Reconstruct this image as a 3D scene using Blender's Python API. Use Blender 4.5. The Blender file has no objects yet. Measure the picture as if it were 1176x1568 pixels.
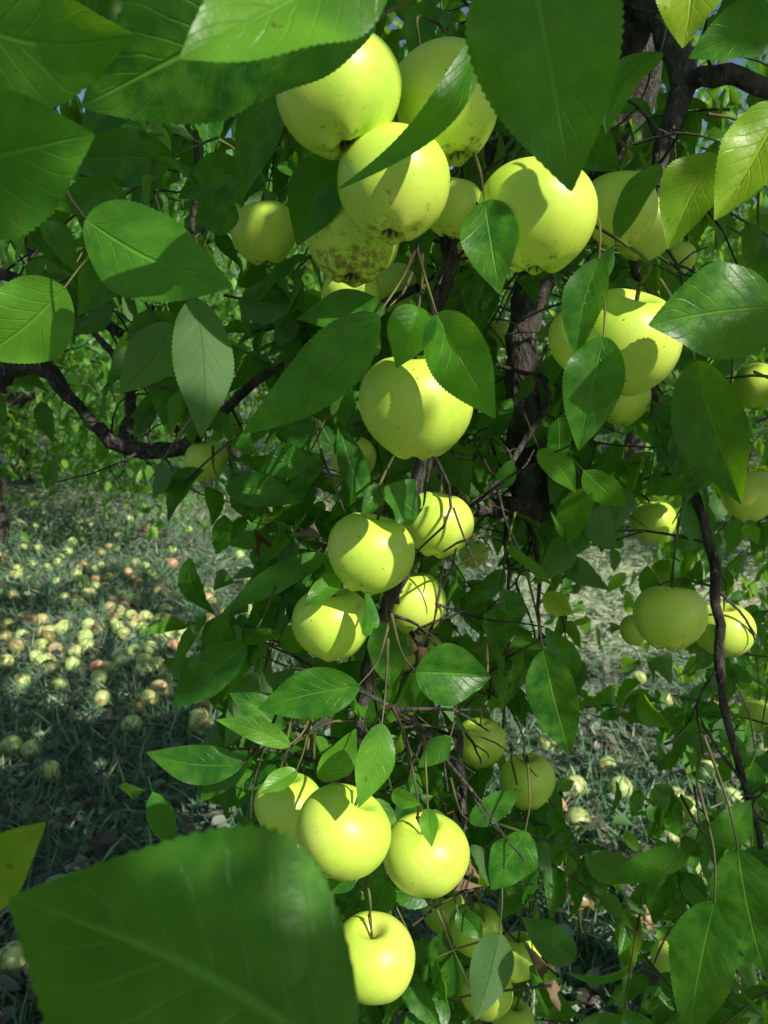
import bpy, math, random
import numpy as np
from mathutils import Vector, Matrix, Euler
random.seed(7); rng=np.random.default_rng(7)
sc=bpy.context.scene
# ---------------------------------------------------------------- camera
CH=1.4; PITCH=math.radians(8.7); FPX=1207.0
C=np.array([0,0,CH]); F=np.array([0,math.cos(PITCH),-math.sin(PITCH)]); R=np.array([1.,0,0]); U=np.cross(R,F)
def at(u,v,d): return C+d*(F+(u-588)/FPX*R+(784-v)/FPX*U)
cam=bpy.data.cameras.new("camera"); co=bpy.data.objects.new("camera",cam); sc.collection.objects.link(co); sc.camera=co
cam.sensor_fit='VERTICAL'; cam.sensor_height=36; cam.lens=36*FPX/1568
co.location=C; co.rotation_euler=(math.radians(90)-PITCH,0,0); cam.clip_start=0.02; cam.clip_end=500
cam.dof.use_dof=True; cam.dof.focus_distance=0.62; cam.dof.aperture_fstop=14
# ---------------------------------------------------------------- light
SUN=np.array([0.54,-0.62,0.66]); SUN/=np.linalg.norm(SUN)
w=bpy.data.worlds.new("World"); sc.world=w; w.use_nodes=True
nt=w.node_tree; bg=nt.nodes['Background']; sky=nt.nodes.new('ShaderNodeTexSky'); sky.sky_type='NISHITA'; sky.sun_disc=False
sky.sun_elevation=math.asin(SUN[2]); sky.sun_rotation=math.atan2(SUN[0],SUN[1])
nt.links.new(sky.outputs[0],bg.inputs[0]); bg.inputs[1].default_value=0.09
sl=bpy.data.lights.new("sun",'SUN'); sl.energy=5; sl.angle=math.radians(0.5); sl.color=(1,0.94,0.82)
so=bpy.data.objects.new("sun",sl); sc.collection.objects.link(so); so.rotation_euler=Vector(SUN).to_track_quat('Z','Y').to_euler()
sc.view_settings.view_transform='Standard'; sc.view_settings.look='None'; sc.view_settings.exposure=0
# ---------------------------------------------------------------- node helper
class NT:
    def __init__(s,name):
        s.m=bpy.data.materials.new(name); s.m.use_nodes=True; s.t=s.m.node_tree; s.t.nodes.clear()
        s.out=s.n('ShaderNodeOutputMaterial')
    def n(s,ty,**k):
        x=s.t.nodes.new(ty)
        for a,b in k.items(): setattr(x,a,b)
        return x
    def l(s,a,b): s.t.links.new(a,b)
    def setin(s,inp,v):
        if hasattr(v,'links') or isinstance(v,bpy.types.NodeSocket): s.l(v,inp)
        else: inp.default_value=v
    def math(s,op,a,b=0.0,clamp=False):
        x=s.n('ShaderNodeMath',operation=op,use_clamp=clamp); s.setin(x.inputs[0],a); s.setin(x.inputs[1],b); return x.outputs[0]
    def mr(s,v,a,b,c=0.,d=1.):
        x=s.n('ShaderNodeMapRange'); s.setin(x.inputs[0],v)
        for i,q in enumerate((a,b,c,d)): x.inputs[i+1].default_value=q
        return x.outputs[0]
    def mix(s,f,a,b,bt='MIX'):
        x=s.n('ShaderNodeMix',data_type='RGBA',blend_type=bt); s.setin(x.inputs[0],f)
        s.setin(x.inputs[6],a if not isinstance(a,tuple) else (*a,1)); s.setin(x.inputs[7],b if not isinstance(b,tuple) else (*b,1)); return x.outputs[2]
    def noise(s,vec,scale,detail=3.,rough=.55):
        x=s.n('ShaderNodeTexNoise'); x.inputs['Scale'].default_value=scale; x.inputs['Detail'].default_value=detail; x.inputs['Roughness'].default_value=rough
        if vec is not None: s.l(vec,x.inputs['Vector'])
        return x.outputs[0]
    def bump(s,h,st,dist):
        x=s.n('ShaderNodeBump'); x.inputs['Strength'].default_value=st; x.inputs['Distance'].default_value=dist; s.l(h,x.inputs['Height']); return x.outputs[0]
def leaf_mat(name,dark,mid,light,tr,trw=0.42,rough=0.36,under=(0.13,0.26,0.09),veins=True,detail=True,spec=.38):
    t=NT(name); a=t.n('ShaderNodeAttribute',attribute_name='rnd').outputs['Fac']
    c=t.mix(t.mr(a,0,.5),dark,mid); c=t.mix(t.mr(a,.55,1),c,light)
    geo=t.n('ShaderNodeNewGeometry')
    normal=None; tc=t.mix(t.mr(a,0,1,.5,0),tr,tuple(x*.35 for x in tr))
    if veins:
        uv=t.n('ShaderNodeUVMap').outputs[0]; sp=t.n('ShaderNodeSeparateXYZ'); t.l(uv,sp.inputs[0])
        s=t.math('ABSOLUTE',t.math('SUBTRACT',t.math('MULTIPLY',sp.outputs[0],2.),1.)); tt=sp.outputs[1]
        tc2=geo.outputs['Position']
        nz=t.noise(tc2,90,3)
        q=t.math('ADD',t.math('SUBTRACT',t.math('MULTIPLY',tt,8.),t.math('MULTIPLY',t.math('POWER',s,.8),2.5)),t.math('MULTIPLY',nz,.45))
        f=t.math('ABSOLUTE',t.math('SUBTRACT',t.math('FRACT',q),.5))
        side=t.math('MULTIPLY',t.mr(f,0.01,.08,1,0),t.mr(s,.1,1.,.8,.15))
        midr=t.mr(s,.012,.055,1,0)
        v=t.math('MAXIMUM',midr,t.math('MULTIPLY',side,.5))
        if detail:
            c=t.mix(t.mr(nz,.35,.7,0,.5),c,light)
            c=t.mix(t.mr(t.noise(tc2,22,1),.48,.68,0,.6),c,dark)
            sp2=t.noise(tc2,200,1); c=t.mix(t.mr(sp2,.71,.75,0,.8),c,(0.12,.08,.02))
        c=t.mix(t.math('MULTIPLY',v,.4),c,tuple(min(1,x*1.5+.02) for x in light))
        tc=t.mix(t.math('MULTIPLY',v,.45),tc,tuple(x*.4 for x in tr))
        normal=t.bump(t.math('SUBTRACT',t.math('MULTIPLY',nz,.8),v),.6,.0014)
    cc=t.mix(geo.outputs['Backfacing'],c,under)
    p=t.n('ShaderNodeBsdfPrincipled'); t.setin(p.inputs['Base Color'],cc)
    t.setin(p.inputs['Roughness'],t.mr(geo.outputs['Backfacing'],0,1,rough,.7))
    p.inputs['Specular IOR Level'].default_value=spec
    tl=t.n('ShaderNodeBsdfTranslucent'); t.setin(tl.inputs[0],tc)
    if normal: t.l(normal,p.inputs['Normal']); t.l(normal,tl.inputs['Normal'])
    mx=t.n('ShaderNodeMixShader'); mx.inputs[0].default_value=trw; t.l(p.outputs[0],mx.inputs[1]); t.l(tl.outputs[0],mx.inputs[2]); t.l(mx.outputs[0],t.out.inputs[0])
    return t.m
M_leaf=leaf_mat("apple_leaf_green",(0.005,0.07,0.012),(0.024,0.17,0.016),(0.18,0.45,0.035),(0.36,0.80,0.010))
M_leafy=leaf_mat("apple_leaf_yellowing",(0.14,.36,.015),(0.26,.48,.02),(0.42,.55,.03),(0.6,0.88,0.02))
M_far=leaf_mat("orchard_foliage_green",(0.012,0.09,0.018),(0.055,0.22,0.03),(0.28,0.55,0.07),(0.42,0.80,0.025),veins=False)
M_litter=leaf_mat("leaf_litter_brown",(0.06,.05,.045),(0.16,.14,.11),(0.3,.38,.28),(0.1,0.08,0.03),trw=.1,veins=False,rough=.5,under=(.36,.36,.32))
M_dry=leaf_mat("dry_leaf_brown",(0.09,.05,.025),(0.2,.12,.06),(0.3,.2,.1),(0.2,0.12,0.04),trw=.2,veins=False,rough=.7,under=(.25,.17,.1))
M_grass=leaf_mat("grass_blades",(0.03,.15,.07),(0.13,.30,.16),(0.54,.60,.36),(0.2,0.38,0.1),trw=.25,veins=False,rough=.5,under=(.17,.30,.17))
def bark():
    t=NT("apple_bark"); g=t.n('ShaderNodeTexCoord').outputs['Object']
    mp=t.n('ShaderNodeMapping'); mp.inputs['Scale'].default_value=(1,1,.45); t.l(g,mp.inputs[0]); g=mp.outputs[0]
    n1=t.noise(g,45,5,.7); n2=t.noise(g,130,3)
    c=t.mix(t.mr(n1,.38,.62),(0.018,.014,.012),(0.10,.085,.075)); c=t.mix(t.mr(n2,.58,.7,0,.6),c,(.26,.25,.22))
    p=t.n('ShaderNodeBsdfPrincipled'); t.l(c,p.inputs['Base Color']); p.inputs['Roughness'].default_value=.8
    t.l(t.bump(t.math('ADD',n1,t.math('MULTIPLY',n2,.5)),1.,.014),p.inputs['Normal']); t.l(p.outputs[0],t.out.inputs[0]); return t.m
M_bark=bark()
def twigm():
    t=NT("twig_green_brown"); g=t.n('ShaderNodeTexCoord').outputs['Object']
    c=t.mix(t.mr(t.noise(g,20,2),.4,.6),(0.05,.03,.02),(0.14,.15,.04))
    p=t.n('ShaderNodeBsdfPrincipled'); t.l(c,p.inputs['Base Color']); p.inputs['Roughness'].default_value=.6; t.l(p.outputs[0],t.out.inputs[0]); return t.m
M_twig=twigm()
def applem(name,c1,c2,c3,fallen=False):
    t=NT(name); g=t.n('ShaderNodeTexCoord').outputs['Object']; oi=t.n('ShaderNodeObjectInfo')
    va=t.n('ShaderNodeVectorMath',operation='ADD'); t.l(g,va.inputs[0])
    if not fallen:
        cx=t.n('ShaderNodeCombineXYZ'); 
        for i in range(3): t.l(t.math('MULTIPLY',oi.outputs['Random'],17.+i*9),cx.inputs[i])
        t.l(cx.outputs[0],va.inputs[1])
        S=1.
    else: S=26.
    P=va.outputs[0]
    n=t.noise(P,1.3*S,3); c=t.mix(t.mr(n,.35,.65),c1,c2)
    if fallen:
        a=t.n('ShaderNodeAttribute',attribute_name='rnd').outputs['Fac']
        c=t.mix(t.mr(a,.72,1.),c,c3); c=t.mix(t.mr(a,.0,.25,.9,0),c,(.2,.09,.03))
        c=t.mix(t.mr(t.noise(P,30,2),.56,.64,0,.75),c,(.22,.12,.04))
    else:
        sp=t.n('ShaderNodeSeparateXYZ'); t.l(g,sp.inputs[0])
        c=t.mix(t.mr(t.noise(P,.8,2),.5,.75,0,.6),c,c3)
        fine=t.noise(P,9,4,.7); c=t.mix(t.mr(fine,.45,.75,0,.4),c,tuple(min(.95,x*1.2) for x in c2))
        vo=t.n('ShaderNodeTexVoronoi'); vo.inputs['Scale'].default_value=9; t.l(P,vo.inputs['Vector'])
        c=t.mix(t.mr(vo.outputs[0],.05,.10,.8,0),c,(.22,.2,.03))
        vo2=t.n('ShaderNodeTexVoronoi'); vo2.inputs['Scale'].default_value=4.5; t.l(P,vo2.inputs['Vector'])
        c=t.mix(t.math('MULTIPLY',t.mr(vo2.outputs[0],.04,.10,1,0),t.mr(t.noise(P,2.2,1),.42,.52)),c,(.12,.055,.015))
        sc_=t.n('ShaderNodeSeparateColor'); t.l(oi.outputs['Color'],sc_.inputs[0])
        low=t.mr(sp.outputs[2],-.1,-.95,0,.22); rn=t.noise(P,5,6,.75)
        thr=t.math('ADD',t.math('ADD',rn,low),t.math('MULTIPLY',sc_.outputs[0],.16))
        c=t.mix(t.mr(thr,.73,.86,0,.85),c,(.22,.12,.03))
        r2=t.math('SQRT',t.math('ADD',t.math('MULTIPLY',sp.outputs[0],sp.outputs[0]),t.math('MULTIPLY',sp.outputs[1],sp.outputs[1])))
        cav=t.math('MULTIPLY',t.mr(r2,.05,.3,1,0),t.mr(sp.outputs[2],-.1,.1,.8,.55)); c=t.mix(cav,c,(.2,.16,.03))
    p=t.n('ShaderNodeBsdfPrincipled'); t.l(c,p.inputs['Base Color']); p.inputs['Roughness'].default_value=.40; p.inputs['Specular IOR Level'].default_value=.6
    t.l(p.outputs[0],t.out.inputs[0]); return t.m
M_apple=applem("apple_skin_yellow_green",(0.53,.82,.08),(0.68,.87,.10),(0.84,.88,.19))
M_fallen=applem("fallen_apple_skin",(0.42,.6,.16),(0.62,.72,.28),(.66,.34,.2),True)
def groundm():
    t=NT("orchard_ground"); g=t.n('ShaderNodeTexCoord').outputs['Object']
    a=t.noise(g,1.2,5,.6); b=t.noise(g,25,5,.75); d=t.noise(g,90,2)
    c=t.mix(t.mr(a,.4,.6),(0.05,.12,.065),(0.16,.19,.13)); c=t.mix(t.mr(b,.42,.65,0,.75),c,(.46,.46,.35)); c=t.mix(t.mr(d,.45,.65,0,.6),c,(.03,.04,.03))
    # overexposed sunlight on dry grass, painted as a paler ground colour
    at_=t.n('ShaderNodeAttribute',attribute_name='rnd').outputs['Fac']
    sun_lane=t.mr(t.math('ADD',at_,t.math('MULTIPLY',t.math('SUBTRACT',b,.5),1.2)),.35,.65)
    sunlit_straw=t.mix(t.mr(b,.42,.58),(.22,.38,.13),(.85,.82,.62)); sunlit_straw=t.mix(t.mr(d,.5,.65,0,.6),sunlit_straw,(.3,.3,.18))
    c=t.mix(sun_lane,c,sunlit_straw)
    p=t.n('ShaderNodeBsdfPrincipled'); t.l(c,p.inputs['Base Color']); p.inputs['Roughness'].default_value=.95
    t.l(t.bump(t.math('ADD',b,d),.8,.03),p.inputs['Normal']); t.l(p.outputs[0],t.out.inputs[0]); return t.m
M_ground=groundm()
# ---------------------------------------------------------------- mesh helpers
def mkmesh(name,V,Q,mat,parent=None,uv=None,rnd=None,smooth=True,obj=True):
    me=bpy.data.meshes.new(name); V=np.asarray(V,dtype=np.float32).reshape(-1,3); Q=np.asarray(Q,dtype=np.int32)
    k=Q.shape[1]; me.vertices.add(len(V)); me.vertices.foreach_set('co',V.ravel()); me.loops.add(Q.size); me.loops.foreach_set('vertex_index',Q.ravel())
    me.polygons.add(len(Q)); me.polygons.foreach_set('loop_start',np.arange(0,Q.size,k,dtype=np.int32)); me.polygons.foreach_set('loop_total',np.full(len(Q),k,dtype=np.int32))
    me.polygons.foreach_set('use_smooth',np.full(len(Q),smooth))
    me.update(calc_edges=True)
    if uv is not None:
        l=me.uv_layers.new(name='UVMap'); l.data.foreach_set('uv',np.asarray(uv,dtype=np.float32)[Q.ravel()].ravel())
    if rnd is not None:
        at_=me.attributes.new('rnd','FLOAT','POINT'); at_.data.foreach_set('value',np.asarray(rnd,dtype=np.float32).ravel())
    me.materials.append(mat)
    if not obj: return me
    o=bpy.data.objects.new(name,me); sc.collection.objects.link(o)
    if parent: o.parent=parent
    return o
def empty(name,loc=(0,0,0)):
    e=bpy.data.objects.new(name,None); e.location=loc; e.empty_display_size=.2; sc.collection.objects.link(e); return e
def wprof(t): 
    t=np.clip(t,0,1); return np.sin(np.pi*t**.80)**.74*(1-.45*t**4)
def template(nL,nW,serr,pet):
    rows=[]
    if pet>0: rows+= [(-pet,.022,0),(-pet*.5,.016,0)]
    for i in range(nL+1):
        t=i/nL; ww=max(wprof(t),.02 if i==0 else .004); tooth=0
        if serr>0 and 0<i<nL: 
            if i%2==1: ww*=1+serr*.2; tooth=serr
            else: ww*=1-serr
        rows.append((t,ww,tooth))
    S=np.linspace(-1,1,2*nW+1); T=[];X=[];SS=[]
    for t,ww,to in rows:
        for s in S:
            e=1 if abs(s)>.999 else 0
            x=s*ww if (e or t<=0 or t>.99) else s*wprof(t)
            T.append(t+(to*.66/nL*e)*8); X.append(x); SS.append(s)
    T=np.array(T);X=np.array(X);SS=np.array(SS); c=len(S); q=[]
    for i in range(len(rows)-1):
        for j in range(c-1): a=i*c+j; q.append((a,a+1,a+c+1,a+c))
    return T,X,SS,np.array(q)
def norm(a): return a/np.maximum(np.linalg.norm(a,axis=-1,keepdims=True),1e-9)
def leaves(name,tpl,B,D,N,L,W,rnd,mat,parent=None,curl=None,fold=None,obj=True,wav=.05,bend=None):
    T,X,SS,q=tpl; n=len(B); B=np.asarray(B,float); D=norm(np.asarray(D,float)); N=np.asarray(N,float); N=norm(N-(N*D).sum(1,keepdims=True)*D); S=np.cross(D,N)
    L=np.asarray(L)[:,None];W=np.asarray(W)[:,None]
    curl=rng.uniform(-.1,.55,n) if curl is None else np.asarray(curl); fold=rng.uniform(.05,.85,n) if fold is None else np.asarray(fold)
    ph=rng.uniform(0,6.28,(n,1)); fr=rng.uniform(7,14,(n,1)); y=T[None]*L; x=X[None]*W/2; Tc=np.clip(T,0,1)[None]
    z=fold[:,None]*np.abs(x)-curl[:,None]*L*Tc**2+wav*W*np.sin(fr*T[None]+ph+np.sign(SS)[None]*1.3)*SS[None]**2*wprof(Tc)
    sw=rng.normal(0,.05,(n,1)) if bend is None else np.asarray(bend)[:,None]
    x=x+sw*L*np.sin(np.pi*Tc)
    P=B[:,None]+D[:,None]*y[...,None]+S[:,None]*x[...,None]+N[:,None]*z[...,None]
    Q=(q[None]+np.arange(n)[:,None,None]*len(T)).reshape(-1,4)
    uv=np.stack([np.tile(SS*.5+.5,n),np.tile(T,n)],1); rr=np.repeat(np.asarray(rnd),len(T))
    return mkmesh(name,P,Q,mat,parent,uv,rr,obj=obj)
class Tubes:
    def __init__(s): s.V=[];s.Q=[];s.k=0
    def add(s,pts,rad,sides=8,noise=0.,sub=4):
        pts=np.asarray(pts,float); n=len(pts); rad=np.interp(np.linspace(0,n-1,(n-1)*sub+1),range(n),rad)
        if n>2:
            P=np.vstack([2*pts[0]-pts[1],pts,2*pts[-1]-pts[-2]]); out=[]
            for i in range(1,n):
                for j in range(sub):
                    t=j/sub; a,b,c,d=P[i-1],P[i],P[i+1],P[i+2]
                    out.append(.5*((2*b)+(-a+c)*t+(2*a-5*b+4*c-d)*t*t+(-a+3*b-3*c+d)*t**3))
            out.append(pts[-1]); p=np.array(out)
        else: p=pts[0]+(pts[1]-pts[0])*np.linspace(0,1,sub+1)[:,None]
        if noise: p[1:-1]+=rng.normal(0,noise,(len(p)-2,3))
        T=norm(np.gradient(p,axis=0)); ref=np.array([.31,.87,.38]); A=norm(np.cross(T,ref)); Bv=np.cross(T,A); th=np.linspace(0,2*np.pi,sides,endpoint=False)
        rr=rad[:,None]*(1+ (rng.normal(0,.08,(len(p),sides)) if sides>5 else 0)); 
        V=p[:,None]+rr[...,None]*(A[:,None]*np.cos(th)[None,:,None]+Bv[:,None]*np.sin(th)[None,:,None])
        for i in range(len(p)-1):
            for j in range(sides): a=s.k+i*sides+j; b=s.k+i*sides+(j+1)%sides; s.Q.append((a,b,b+sides,a+sides))
        s.V.append(V.reshape(-1,3)); s.k+=len(p)*sides; return p
    def build(s,name,mat,parent=None): return mkmesh(name,np.vstack(s.V),s.Q,mat,parent)
# ---------------------------------------------------------------- gaps cut in the crown to aim sunlight at chosen spots
spots=[(548,100,.46,.014),(565,165,.46,.006),(262,370,.44,.012),(980,500,.50,.014),(370,40,.26,.03),(605,1440,.66,.012),(475,1195,.6,.02),(1130,965,.94,.018),(672,785,.78,.018),(655,895,.8,.015),(490,1045,.6,.02),(575,1150,.6,.022),(585,1300,.6,.006),(345,1115,.6,.03),(1090,300,.45,.04),(1040,10,.4,.04),(815,535,1.03,.02),(1000,160,1.0,.04),(620,1270,.66,.008),(690,1020,.62,.012),(770,1300,.7,.02),(300,1180,.6,.02),(700,1200,.75,.025),(60,480,.48,.02),(550,1000,.7,.01),(950,650,.8,.04),(440,900,.75,.03),(345,200,.8,.03),(1120,1400,.55,.012),(1080,700,1.2,.05),(1100,1150,1.2,.05),(960,230,.8,.02),
(130,975,4.6,.3),(40,1010,4.3,.18),(230,985,4.4,.12),(60,880,6,.25),(950,1000,4.0,.35)]
SP=[(at(u,v,d),r) for u,v,d,r in spots]
def gap_mask(P,extra=.035):
    k=np.ones(len(P),bool)
    for c,r in SP:
        v=P-c; a=v@SUN; pd=np.linalg.norm(v-a[:,None]*SUN,axis=1); k&=~((a>0.01)&(pd<r+extra))
    return k
# ---------------------------------------------------------------- apples
AP=[(520,147,185,.50,0,.2),(680,163,168,.545,.1,-.1),(602,285,168,.515,.1,.1),(822,332,172,.52,.1,-.1),(540,365,142,.585,.75,.1),(405,357,98,.80,0,0),(948,322,112,.66,0,0),(985,350,95,.74,0,0),
(692,318,95,.70,.2,0),(538,450,85,.78,0,0),(722,360,92,.80,.2,0),(958,525,158,.54,0,.3),(893,520,105,.68,0,0),(637,622,166,.55,.05,0),(541,703,68,.95,0,0),(567,847,129,.68,.1,0),(670,803,105,.80,.1,0),(508,955,118,.72,.15,0),
(633,925,98,.83,.2,0),(645,1005,74,.95,.2,0),(316,706,64,1.15,0,0),(1025,945,105,.86,.3,0),(1108,965,88,.98,.1,0),(975,965,50,1.05,0,0),(735,1138,76,.98,.2,0),(808,1197,82,.95,.15,0),(525,1275,141,.62,.45,-.35),(442,1235,102,.72,0,0),(446,1325,95,.78,0,0),
(652,1310,128,.68,.35,0),(572,1468,125,.69,.1,.15),(728,1425,80,.90,0,0),(680,1395,66,1.05,0,0),(792,1465,72,.95,.1,0),(745,1520,76,.92,.1,0),(1163,592,75,1.05,0,0),(1147,758,82,1.05,0,0),(1000,800,66,1.2,0,0),(765,512,42,1.2,0,0),(955,612,78,.9,0,0),
(1030,1470,62,1.3,0,0),(725,848,45,1.3,0,0),(785,1565,66,1.1,0,0),(470,1080,60,1.1,0,0),(1160,1095,50,1.6,0,0),(600,440,75,.9,0,0),(1040,395,50,1.1,0,0),(45,500,105,.75,0,0)]
def apple_geo(nr,na,seed):
    r=np.random.default_rng(seed); ph=np.linspace(0.02,np.pi-.02,nr); th=np.linspace(0,2*np.pi,na,endpoint=False)
    PH,TH=np.meshgrid(ph,th,indexing='ij'); rr=np.sin(PH)**.92; z=np.cos(PH)*r.uniform(.9,1.0)
    a0=r.uniform(0,6.28); lob=np.cos(5*TH+a0)
    tap=1+.09*z-.08*(z<0)*z*z; x=rr*tap*(1+.02*lob*(z<.2)*np.clip(.4-z,0,1)+.02*np.cos(2*TH+r.uniform(0,6)))
    z=z-.42*np.exp(-(rr/.24)**2)*(z>0)+.24*np.exp(-(rr/.2)**2)*(z<0)-.04*lob*np.exp(-((rr-.42)/.2)**2)*(z<0)
    return np.stack([x*np.cos(TH),x*np.sin(TH),z+.06*x*np.cos(TH-a0)*.6],-1).reshape(-1,3)
def ringquads(nr,na,off=0): return [(off+i*na+j,off+(i+1)*na+j,off+(i+1)*na+(j+1)%na,off+i*na+(j+1)%na) for i in range(nr-1) for j in range(na)]
limbs=Tubes(); twigs=Tubes(); LP=[]
def limb(pts,rads,sides=12,noise=.002,reg=True):
    p=limbs.add([at(*q) if len(q)==3 else np.array(q[:3]) for q in pts],rads,sides,noise); 
    if reg: LP.append(p)
limb([(1.25,.9,-.05,0),(1.2,.92,.6,0),(1.12,.95,1.3,0),(1.0,1.0,1.8,0),(.7,.98,2.2,0)],[.12,.10,.09,.085,.06],16)
limb([(1.0,1.0,1.8,0),(.6,1.0,2.1,0),(975,-40,1.0),(955,60,1.0),(940,170,1.02),(880,300,1.05),(825,420,1.05),(803,520,1.05),(800,640,1.05),(815,760,1.04),(818,815,1.04)],[.07,.065,.06,.055,.045,.032,.024,.021,.021,.023,.010],14,.003)
limb([(818,790,1.04),(775,775,1.03),(730,780,1.0),(690,800,.97)],[.018,.013,.01,.006],8)
limb([(960,-60,.98),(1020,40,.9),(1045,130,.88),(1010,250,.85),(1010,340,.85)],[.04,.018,.014,.008,.004],8)
limb([(1045,120,.88),(1110,115,.85),(1200,140,.85)],[.012,.011,.010],8)
limb([(880,200,1.0),(740,240,.8),(700,330,.76),(684,440,.76),(660,600,.78),(640,740,.8),(608,880,.8),(585,960,.78),(560,1060,.76),(545,1150,.76),(500,1300,.8),(485,1560,.85)],[.02,.012,.009,.008,.008,.009,.008,.007,.006,.005,.004,.003],9,.0025)
limb([(600,900,.8),(640,985,.82),(690,1060,.84),(705,1200,.82),(712,1300,.8),(715,1370,.8)],[.005,.0045,.004,.004,.005,.003],7)
limb([(705,1180,.82),(640,1110,.74),(600,1080,.7)],[.003,.003,.0025],6)
limb([(990,580,.95),(1030,690,.95),(1085,830,.95),(1100,960,.94),(1110,1080,.92),(1140,1200,.92),(1165,1300,.9)],[.005,.006,.0065,.006,.005,.004,.003],8)
limb([(990,580,.95),(1000,470,.85),(960,360,.8),(1010,250,.85)],[.005,.004,.004,.005],7)
limb([(815,790,1.04),(828,900,1.05),(820,1050,1.06)],[.006,.003,.002],5); limb([(775,800,1.03),(780,950,1.0),(770,1120,.98)],[.003,.002,.0015],5)
limb([(760,560,1.0),(840,600,.95),(760,740,.9),(690,800,.87),(640,850,.85)],[.003,.004,.004,.003,.003],6)
limb([(-.95,1.25,2.3,0),(-120,590,1.25),(-20,578,1.2),(60,560,1.2),(120,625,1.2),(195,685,1.2),(285,685,1.18),(330,640,1.1),(420,560,1.0),(640,440,.85)],[.04,.028,.02,.015,.008,.013,.012,.007,.006,.005],10,.003)
limb([(60,560,1.2),(72,450,1.2),(40,350,1.25),(20,200,1.3),(-60,20,1.4)],[.014,.009,.007,.006,.006],8)
limb([(40,560,1.2),(5,470,1.2),(-60,380,1.2)],[.011,.008,.007],8)
limb([(-60,400,1.1),(60,440,1.1),(140,480,1.1),(215,540,1.1),(250,600,1.1),(270,660,1.15)],[.009,.008,.008,.006,.006,.005],8)
limb([(190,685,1.2),(200,620,1.25),(185,560,1.3),(120,480,1.4)],[.012,.009,.007,.005],8)
limb([(120,110,.9),(180,200,.85),(212,290,.8)],[.003,.003,.002],6); limb([(300,200,.8),(295,380,.85),(290,560,.9)],[.003,.003,.002],5)
for e in [(-1.2,1.6,2.7),(2.3,.8,2.8),(-1.4,.9,2.6),(.4,2.6,2.7)]:
    s=np.array([.7,.98,2.2]); e=np.array(e); m=(s+e)/2+[0,0,.15]; p=limbs.add([s,m,e],[.04,.028,.01],8,.01)
ALLP=np.vstack(LP)
# tangle of fine side twigs growing from the limbs
SEL=ALLP[(np.abs(ALLP[:,0])<.7)&(ALLP[:,1]<1.3)]
for _ in range(170):
    s=SEL[rng.integers(len(SEL))]; d=norm(rng.normal(0,1,3)*[1,.5,.9]); ln=rng.uniform(.05,.17); p1=s+d*ln*.5+rng.normal(0,.006,3); p2=p1+norm(d+rng.normal(0,.4,3))*ln*.5
    p3=p1+norm(d+rng.normal(0,.8,3))*ln*.4
    limbs.add([s,p1,p2],[.0022,.0015,.0009],5,.001,3); limbs.add([p1,(p1+p3)/2+rng.normal(0,.004,3),p3],[.0013,.001,.0007],4,0,2)
for i,(u,v,dia,d,bl,tilt) in enumerate(AP):
    c=at(u,v,d); r=dia*d/FPX/2*1.03; nr,na=(36,48)
    V=apple_geo(nr,na,i+3); Q=ringquads(nr,na)
    tb=Tubes(); sr=np.random.default_rng(i); lean=sr.uniform(-.2,.2,2)
    tb.add([(0,0,.40),(lean[0]*.4,lean[1]*.4,.75),(lean[0],lean[1],1.12)],[.045,.03,.05],7)
    for k in range(5):
        a=k*1.2566+.3; tb.add([(0.02*math.cos(a),.02*math.sin(a),-.70),(.1*math.cos(a),.1*math.sin(a),-.80),(.13*math.cos(a+.3),.13*math.sin(a+.3),-.92)],[.045,.035,.008],5)
    me=mkmesh("apple",np.vstack([V]+tb.V),np.array(Q+[tuple(x+len(V) for x in q) for q in tb.Q]),M_apple,obj=False)
    me.materials.append(M_twig); mi=np.zeros(len(me.polygons),dtype=np.int32); mi[len(Q):]=1; me.polygons.foreach_set('material_index',mi)
    o=bpy.data.objects.new("apple",me); sc.collection.objects.link(o); o.location=c; o.scale=(r,r,r); o.color=(bl,0,0,1)
    o.rotation_euler=(tilt+sr.uniform(-.12,.12),sr.uniform(-.25,.25),sr.uniform(0,6.28))
    top=np.array(Vector(c)+Euler(o.rotation_euler).to_matrix()@Vector((lean[0]*r,lean[1]*r,1.08*r)))
    dd=ALLP-top; dist=np.linalg.norm(dd+np.array([0,0,-.05]),axis=1)+2*np.clip(-(dd[:,2]),0,9); j=dist.argmin()
    e=ALLP[j]
    if np.linalg.norm(e-top)<.3:
        m=(top+e)/2+np.array([0,.01,.2*np.linalg.norm(e-top)]); twigs.add([top,top+np.array([0,0,.02]),m,e],[.0011,.0012,.0014,.002],5)
    else: twigs.add([top,top+np.array([.005,.03,.05]),top+np.array([.02,.1,.12])],[.0012,.0015,.002],5)
# ---------------------------------------------------------------- main tree
tree=empty("apple_tree",(0,0,0))
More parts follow.
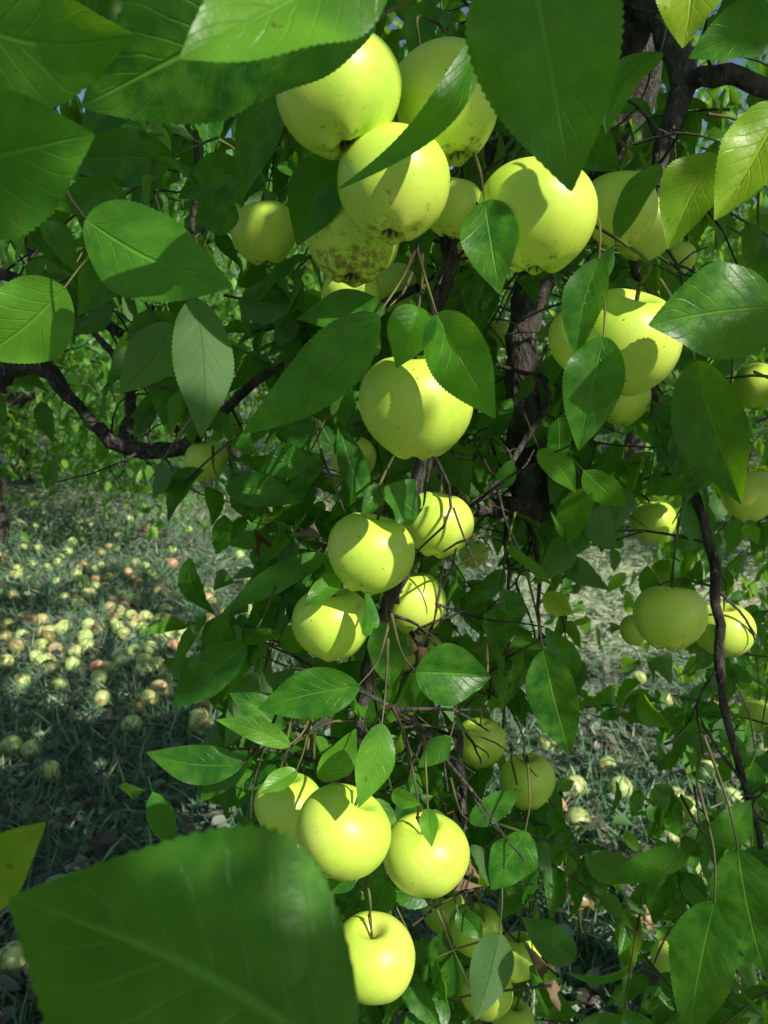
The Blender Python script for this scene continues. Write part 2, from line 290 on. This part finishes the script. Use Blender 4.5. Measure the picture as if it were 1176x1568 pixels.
# near leaves, measured one by one: base, tip, width, depth base, depth tip, tone, roll, yellow
H=[
((540,1640),(14,1372),430,.20,.20,.4,.15,0),((-70,1410),(74,1265),95,.3,.32,.1,.3,1),
((-110,0),(195,55),190,.32,.30,.7,.2,0),((420,10),(125,165),200,.34,.34,.05,-.2,0),((590,-70),(275,82),165,.28,.26,.95,9,0),((575,30),(318,182),88,.36,.36,.25,.4,0),((-120,270),(135,215),215,.31,.3,.6,.2,0),
((800,-110),(868,282),220,.33,.34,.3,.1,0),((745,30),(512,288),44,.43,.42,.5,.5,0),((130,335),(357,440),135,.45,.43,.65,-.15,0),((580,482),(368,662),90,.5,.5,.4,.3,0),
((592,475),(455,488),56,.55,.56,.35,.5,0),((642,470),(608,560),70,.5,.48,.55,.1,0),((668,480),(757,640),92,.49,.47,.45,.2,0),((300,455),(305,672),88,.6,.6,.3,3.0,0),((742,308),(762,441),84,.5,.48,.2,.1,0),
((918,395),(878,547),60,.5,.5,.2,.2,0),((1190,470),(1003,492),142,.46,.45,.1,.2,0),((925,515),(884,687),86,.5,.5,.25,.1,0),((1065,552),(1125,778),100,.52,.52,.1,.3,0),
((1200,160),(1095,332),100,.45,.45,.5,.2,1),((1055,-70),(1045,68),98,.4,.4,.7,.1,1),((1200,35),(1057,85),78,.5,.5,.5,.3,0),((1100,235),(1022,372),88,.52,.52,.05,.3,1),((1012,80),(928,205),52,.6,.6,.6,.6,0),
((1008,250),(942,372),42,.62,.6,.2,.7,0),((508,238),(455,374),84,.55,.55,.25,.1,0),((425,125),(364,302),62,.55,.56,.3,.3,0),((385,265),(272,302),66,.7,.7,.2,.1,0),((265,240),(92,246),80,.7,.7,.5,.1,0),((195,298),(72,322),48,.7,.7,.6,.2,0),
((268,498),(183,602),72,.7,.7,.5,3.0,0),((190,372),(118,482),62,.7,.7,.4,.2,0),((100,440),(-40,550),120,.5,.5,.8,.1,0),((550,1050),(393,1086),72,.6,.6,.4,9,0),((636,1030),(754,1038),88,.6,.6,.2,.1,0),
((585,1108),(552,1238),55,.58,.56,.8,9,0),((372,1170),(220,1152),56,.6,.6,.3,9,0),((445,1142),(330,1102),34,.58,.58,.9,9,0),((832,995),(872,1162),72,.7,.7,.15,.2,0),((805,1272),(752,1362),64,.7,.7,.4,9,0),
((1130,1298),(1172,1502),95,.55,.55,.2,.2,0),((1095,1380),(1055,1590),92,.55,.56,.35,.2,0),((378,988),(253,1086),64,.7,.7,.4,.2,0),((405,1030),(345,1142),58,.75,.75,.4,3.0,0),((592,952),(597,1054),58,.7,.7,.1,.2,0),
((825,688),(880,757),40,.8,.8,.9,.2,0),((832,910),(878,942),34,.9,.9,1.,.1,1),((765,1428),(728,1558),62,.7,.7,.7,3.0,0),((1055,1308),(928,1352),40,.7,.7,.6,.3,0),((655,1238),(660,1294),28,.62,.6,.9,.1,0),
((545,1352),(437,1335),54,.66,.66,.2,.2,0),((425,1198),(372,1322),62,.75,.75,.3,.1,0),((740,1050),(690,1010),50,.7,.7,.4,.2,0),((640,790),(585,748),60,.66,.64,.2,.6,0),((470,700),(398,720),50,.7,.7,.4,.2,0),((345,745),(460,770),50,.75,.75,.3,.1,0),
((870,850),(905,790),36,.9,.9,.5,.2,0),((560,975),(568,905),26,.66,.66,.4,.8,0),((520,880),(465,925),34,.68,.66,.7,.4,0),((500,850),(335,935),40,.75,.72,.8,.3,0),((480,880),(375,965),44,.8,.78,.3,.2,0),
((490,1195),(545,1115),46,.62,.62,.8,.3,0),((455,1180),(395,1215),30,.62,.6,.9,.4,0),((600,1215),(640,1232),26,.62,.6,.9,.3,0),((560,770),(520,640),40,.8,.8,.3,.3,0),((900,440),(945,375),30,.6,.6,.6,.6,0),
((720,1260),(800,1210),38,.75,.75,.6,.3,0),((880,1470),(800,1405),50,.8,.8,.4,.2,0),((700,1395),(740,1440),34,.75,.74,.4,.2,0),((1090,1290),(1150,1225),50,.7,.7,.6,.2,0),
((865,185),(950,262),66,.66,.66,.1,.2,0),((205,120),(120,205),60,.6,.6,.1,.3,0),((330,360),(350,280),50,.7,.7,.2,.3,0),((380,1160),(300,1230),44,.72,.72,.6,.2,0),((430,1120),(352,1060),46,.7,.7,.3,.2,0),((690,1130),(640,1175),34,.7,.7,.6,.3,0),((880,1040),(835,960),44,.8,.8,.5,.2,0),((520,690),(400,640),50,.8,.8,.2,.3,0)]
T_hero=template(60,6,.03,.0)
HALF=norm(SUN+np.array([0,-1.,.1]))
BEND={(745,30):-.13,(580,482):-.06,(130,335):.05,(300,455):.05,(318,182):0,(1012,80):.15}
for yel in (0,1):
    hs=[h for h in H if h[7]==yel]; B=[];D=[];N=[];L=[];W=[];rn=[];bd=[]
    for (b,tp,wp,db,dt,rv,roll,_) in hs:
        b3=at(*b,db); t3=at(*tp,dt); d=t3-b3; mid=(b3+t3)/2; view=norm(C-mid); dn=norm(d); s=np.cross(dn,view); s/=np.linalg.norm(s); n0=np.cross(s,dn); 
        if roll==9: n1=norm(HALF-(HALF@dn)*dn); cr=abs(n1@n0)
        else: n1=n0*math.cos(roll)+s*math.sin(roll); cr=abs(math.cos(roll))
        B.append(b3);D.append(d);N.append(n1);L.append(np.linalg.norm(d));W.append(wp*(db+dt)/2/FPX*1.08/max(.75,cr)); rn.append(rv); bd.append(BEND.get(b,rng.normal(0,.035)))
        if yel==0 and db>.4:
            up=b3-dn*L[-1]*.18+np.array([0,.012,.012]); twigs.add([b3+dn*.001,up,b3-dn*L[-1]*.3+np.array([0,.05,.03])],[.0007,.0009,.0016],5,sub=3)
        else: twigs.add([b3,b3-dn*L[-1]*.3],[.0009,.001],5,sub=3)
    n=len(B); L=np.array(L); leaves("near_leaves" if not yel else "yellowing_leaves",T_hero,B,D,N,L,W,rn,M_leafy if yel else M_leaf,tree,curl=rng.uniform(-.02,.16,n),fold=np.where(np.array(W)>.05,rng.uniform(.02,.15,n),rng.uniform(.1,.45,n)),wav=.07,bend=bd)
# ---- shoots
T_mid=template(14,2,.05,.25); T_low=template(6,1,0,.2)
dry=[(632,982,.8),(640,990,.8),(700,1065,.8),(505,1480,.7),(500,1500,.7),(840,1480,.85),(850,1500,.85),(712,1320,.78),(708,1340,.78),(480,800,.72),(695,1240,.8),(400,830,.75)]
B=np.array([at(*q) for q in dry]); n=len(B); leaves("dry_leaves",T_mid,B,rng.normal(0,.5,(n,3))+[0,0,-1],rng.normal(0,1,(n,3)),rng.uniform(.018,.035,n),rng.uniform(.012,.02,n),rng.random(n),M_dry,tree,curl=rng.uniform(.5,1.2,n),fold=rng.uniform(.8,1.6,n),wav=.25)
APc=np.array([(a[0],a[1],a[2]/2,a[3]) for a in AP])
def proj(P):
    v=P-C; d=v@F; return 588+FPX*(v@R)/d, 784-FPX*(v@U)/d, d
def shoots(region,n,lsize=(.042,.08),nl=(5,10),slen=(.08,.19),twig=True):
    u0,u1,v0,v1,d0,d1=region; B=[];D=[];N=[];L=[]
    for _ in range(n):
        p=at(rng.uniform(u0,u1),rng.uniform(v0,v1),rng.uniform(d0,d1)); a=rng.uniform(0,6.28); dr=norm(np.array([math.cos(a)*.8,math.sin(a)*.8,rng.uniform(-1.0,.4)]))
        ln=rng.uniform(*slen); k=rng.integers(*nl); pts=[p]
        for i in range(k):
            dr=norm(dr+np.array([0,0,-.07])+rng.normal(0,.07,3)); pts.append(pts[-1]+dr*ln/k)
        if twig: 
            tp=pts[::2] if len(pts)%2 else pts[::2]+[pts[-1]]
            u_,v_,_d=proj(np.array(tp)); 
            if not any(opening(a_,b_) for a_,b_ in zip(u_,v_)): twigs.add(tp,np.linspace(.0018,.0008,len(tp)),4,sub=1)
        s=norm(np.cross(dr,rng.normal(0,1,3))); s2=np.cross(dr,s)
        for i in range(1,len(pts)):
            an=i*2.4; rad=s*math.cos(an)+s2*math.sin(an); dd=norm(dr*.5+rad*.8+np.array([0,0,-.45])+rng.normal(0,.25,3))
            B.append(pts[i]);D.append(dd);N.append(np.array([.15,-.45,.6])+rng.normal(0,.6,3)); L.append(rng.uniform(*lsize)*(1-.35*(i/len(pts))**3))
    return [np.array(x) for x in (B,D,N,L)]
def opening(u,v):
    # natural gaps in the crown: open orchard floor to the left, sunlit lane to the right
    return (u<330 and v>760) or (u<225 and v>690) or (u<400 and v>1240) or (885<u<990 and 830<v<1060) or (870<u<1000 and 1100<v<1290) or (900<u<990 and 650<v<730) or ((u-1085)**2+(v-388)**2<1300) or ((u-60)**2+(v-660)**2<4000) or ((u-130)**2+(v-545)**2<2500)
def bare(u,v): # bark left showing
    return (770<u<840 and 430<v<820) or (160<u<290 and 655<v<705) or (615<u<665 and 700<v<770) or (0<u<100 and 530<v<600) or (930<u<1010 and -20<v<130) or (1075<u<1115 and 800<v<1010)
def clear(B,D,L,p=.9):
    c=B+D*L[:,None]*.6; u,v,d=proj(c); k=d>.45
    for a in APc:
        k&=~((d<a[3]+.03)&(np.hypot(u-a[0],v-a[1])<a[2]*1.0+18/np.maximum(d,.3)*1.2))
    op=np.array([opening(a,b) for a,b in zip(u,v)]); k&=~(op&(rng.random(len(u))<p))
    br=np.array([bare(a,b) for a,b in zip(u,v)]); k&=~(br&(d<1.08)&(rng.random(len(u))<.85))
    return k&gap_mask(c,.045)
regs=[((60,1200,-120,330,.72,1.5),140),((340,880,300,800,.78,1.3),95),((370,850,780,1250,.78,1.2),76),((420,850,1200,1620,.8,1.15),48),((850,1220,280,720,.75,1.6),72),((880,1220,680,1120,1.0,2.0),62),((980,1220,1100,1650,.8,1.6),62),((-40,330,120,620,.8,2.0),66),((250,420,900,1200,.72,1.0),20)]
AB=[[],[],[],[]]
for rg,n in regs:
    x=shoots(rg,n); 
    for a,b in zip(AB,x): a.append(b)
B,D,N,L=[np.concatenate(a) for a in AB]; k=clear(B,D,L,.9); B,D,N,L=B[k],D[k],N[k],L[k]; n=len(B)
leaves("shoot_leaves",T_mid,B,D,N,L,L*rng.uniform(.42,.62,n),rng.beta(.9,1.7,n),M_leaf,tree)
print("shoot leaves",n)
x=[shoots(r,m,(.045,.075),(7,12),(.15,.3)) for r,m in [((860,1250,450,1400,1.6,3.2),100),((-60,330,250,640,2.0,3.5),48),((200,900,-100,600,1.5,2.5),48),((900,1250,-60,480,1.2,2.4),40),((500,900,600,900,1.4,2.2),16)]]
B,D,N,L=[np.concatenate([q[i] for q in x]) for i in range(4)]; k=clear(B,D,L,.85); B,D,N,L=B[k],D[k],N[k],L[k]; n=len(B)
leaves("inner_crown_leaves",T_low,B,D,N,L,L*.55,rng.beta(2,1.6,n),M_far,tree)
# unseen leaf mass overhead, added to block the sun into aimed dapples
def shade_canopy(n,box,ncl,sig):
    lo=np.array(box[0]);hi=np.array(box[1]); cl=rng.uniform(lo,hi,(ncl,3)); P=cl[rng.integers(0,ncl,n)]+rng.normal(0,1,(n,3))*sig; return P
P=np.vstack([shade_canopy(5600,((-.2,-2.3,2.3),(2.1,.5,2.9)),180,(.095,.095,.07)),shade_canopy(4600,((-2.6,.8,2.6),(1.2,3.4,3.3)),44,(.24,.24,.12))])
n=len(P); D=rng.normal(0,1,(n,3)); D[:,2]-=.5; D=norm(D); N=rng.normal(0,.4,(n,3))+SUN*1.1; L=rng.uniform(.07,.1,n)
cc=P+D*L[:,None]*.55; u,v,d=proj(cc); k=gap_mask(cc,.038)&~((d>0)&(d<.6)&(u>0)&(u<1176)&(v>0)); P,D,N,L=P[k],D[k],N[k],L[k]; n=len(P)
leaves("overhead_shade_leaves",T_low,P,D,N,L,L*.62,rng.beta(2,2,n),M_far,tree)
limbs.build("trunk_and_limbs",M_bark,tree); twigs.build("twigs",M_twig,tree)
# ---------------------------------------------------------------- orchard trees behind
T_far=template(2,1,0,0)
def orchard_meshes(seed,n=7500):
    r=np.random.default_rng(seed); nc=90
    th=r.uniform(0,6.28,nc); zz=r.uniform(.5,3.4,nc); rad=np.sqrt(np.clip(1-((zz-1.7)/2.0)**2,.05,1))*r.uniform(.9,2.0,nc)
    cl=np.stack([rad*np.cos(th),rad*np.sin(th),zz],1); P=cl[r.integers(0,nc,n)]+r.normal(0,1,(n,3))*[.22,.22,.2]; P[:,2]=np.maximum(P[:,2],.25)
    D=r.normal(0,.7,(n,3)); D[:,2]-=.8; N=r.normal(0,.5,(n,3))+[0,0,.5]; N[:,:2]+=P[:,:2]*.3; L=r.uniform(.08,.12,n)
    lf=leaves("foliage_mesh",T_far,P,D,N,L,L*.55,r.beta(2,2,n),M_far,obj=False)
    tb=Tubes(); tb.add([(0,0,-.1),(.03,.02,.5),(-.02,.05,1.0)],[.13,.1,.09],10)
    for c in cl[:26]: tb.add([(-.02,.05,.9+.02*r.random()),(c[0]*.4,c[1]*.4,1.0+c[2]*.3),tuple(c)],[.05,.03,.008],6)
    tr=mkmesh("trunk_mesh",np.vstack(tb.V),tb.Q,M_bark,obj=False); return lf,tr
kinds=[orchard_meshes(s) for s in (11,12,13)]
for i,(x,y,s,r) in enumerate([(-3.5,6.9,1.1,0),(-6.8,4.6,1.15,1),(-.9,10.5,1.2,2),(4.7,6.4,1.1,3),(-5.5,12,1.3,4),(3.3,10.5,1.35,5),(8.0,10.5,1.3,.6),(-9.5,9,1.3,1.7),(-3,16,1.6,2),(1.6,17,1.6,.4),(6.5,17,1.4,1),(-9,18,1.6,5),(12,17,1.6,2),(-14,16,1.7,3),(0,28,2.2,1),(-9,27,2.2,2),(9,27,2.2,0),(18,25,2.2,4),(-19,25,2.2,4)]):
    e=empty("apple_tree",(x,y,0)); e.scale=(s,s,s); e.rotation_euler=(0,0,r); lf,tr=kinds[i%3]
    for nm,m in (("foliage",lf),("trunk",tr)):
        o=bpy.data.objects.new(nm,m); sc.collection.objects.link(o); o.parent=e
# ---------------------------------------------------------------- ground
def gh(x,y): return .03*np.sin(x*1.3+.5)*np.cos(y*.9)+.015*np.sin(x*3.7+y*2.9)
def sun_lane(x,y): # painted sunlight mask: track on the right, strip further back; also thins grass
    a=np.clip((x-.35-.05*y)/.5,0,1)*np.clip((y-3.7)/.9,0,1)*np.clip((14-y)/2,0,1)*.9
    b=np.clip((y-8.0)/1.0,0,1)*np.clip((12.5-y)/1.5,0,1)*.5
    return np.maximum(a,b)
n=420; a=np.sign(np.linspace(-1,1,n))*np.abs(np.linspace(-1,1,n))**2.5*150; X,Y=np.meshgrid(a,a+4,indexing='ij'); Z=gh(X,Y)*np.exp(-np.hypot(X,Y)/40)
I=np.arange(n*n).reshape(n,n); Q=np.stack([I[:-1,:-1],I[1:,:-1],I[1:,1:],I[:-1,1:]],-1).reshape(-1,4)
mkmesh("ground",np.stack([X,Y,Z],-1),Q,M_ground,rnd=sun_lane(X,Y))
T_bl=template(3,1,0,0)
def scatter(n,x0=-1,x1=1,y0=1.1,y1=13,pw=1.7):
    y=y0+(y1-y0)*rng.random(n)**pw; x=(y*.62+.3)*rng.uniform(x0,x1,n); return x,y
x,y=scatter(90000); n=len(x); keep=(np.sin(x*2.1+3)*np.cos(y*1.7)+rng.normal(0,.5,n)>-.6)&(rng.random(n)>.35*sun_lane(x,y)); x,y=x[keep],y[keep]; n=len(x); ln_=sun_lane(x,y)
D=rng.normal(0,.8,(n,3)); D[:,2]=np.abs(D[:,2])*.8+.1; L=rng.uniform(.05,.14,n)*(1+y*.04)*(1-.4*ln_)
leaves("grass",T_bl,np.stack([x,y,gh(x,y)],1),D,rng.normal(0,1,(n,3)),L,rng.uniform(.003,.008,n)*(1+y*.12),np.clip(rng.beta(1.5,1.5,n)+.35*ln_,0,1),M_grass,curl=rng.uniform(.1,.7,n))  # blades get a lighter tone inside the painted sunlight mask
x,y=scatter(11000); n=len(x); keep=rng.random(n)>.7*sun_lane(x,y); x,y=x[keep],y[keep]; n=len(x); D=rng.normal(0,1,(n,3)); D[:,2]*=.25; N=rng.normal(0,.4,(n,3))+[0,0,1]; L=rng.uniform(.04,.08,n)
leaves("leaf_litter",T_low,np.stack([x,y,gh(x,y)+rng.uniform(.005,.06,n)],1),D,N,L,L*.55,rng.random(n),M_litter)
# fallen apples
V0=apple_geo(10,14,5); q0=np.array(ringquads(10,14)); PA=[]
def fa(u,v,s=.038):
    dr=F+(u-588)/FPX*R+(784-v)/FPX*U; t=-CH/dr[2]; p=C+t*dr; PA.append((p[0],p[1],s))
for u,v in [(50,1172),(77,1205),(312,1097),(22,1500),(35,1060),(150,1040),(885,1402),(975,1435),(312,1130),(10,1030),(60,850),(105,852),(28,890),(155,850),(95,1560),(120,900),(1050,1240),(20,1168),(345,950),(1140,1560)]: fa(u,v,.042)
for _ in range(180):
    g=rng.choice(4,p=[.32,.34,.24,.10]); u,v=[(rng.normal(140,80),rng.normal(985,32)),(rng.normal(150,130),rng.normal(890,60)),(rng.uniform(0,380),rng.uniform(800,1130)),(rng.uniform(820,1180),rng.uniform(1080,1350))][g]
    if v>790: fa(u,v,rng.uniform(.036,.046))
x,y=scatter(30,y0=3); PA+=[(a,b,.036) for a,b in zip(x,y)]
PA=[(x,y,s,gh(x,y)+s*.9) for x,y,s in PA if y<12]; Vs=[];rn=[]
for x,y,s,z in PA:
    m=np.array(Euler(tuple(rng.uniform(0,6.28,3))).to_matrix()); Vs.append((V0*s)@m.T+[x,y,z]); rn.append(np.full(len(V0),rng.random()))
mkmesh("fallen_apples",np.vstack(Vs),(q0[None]+np.arange(len(PA))[:,None,None]*len(V0)).reshape(-1,4),M_fallen,rnd=np.concatenate(rn))
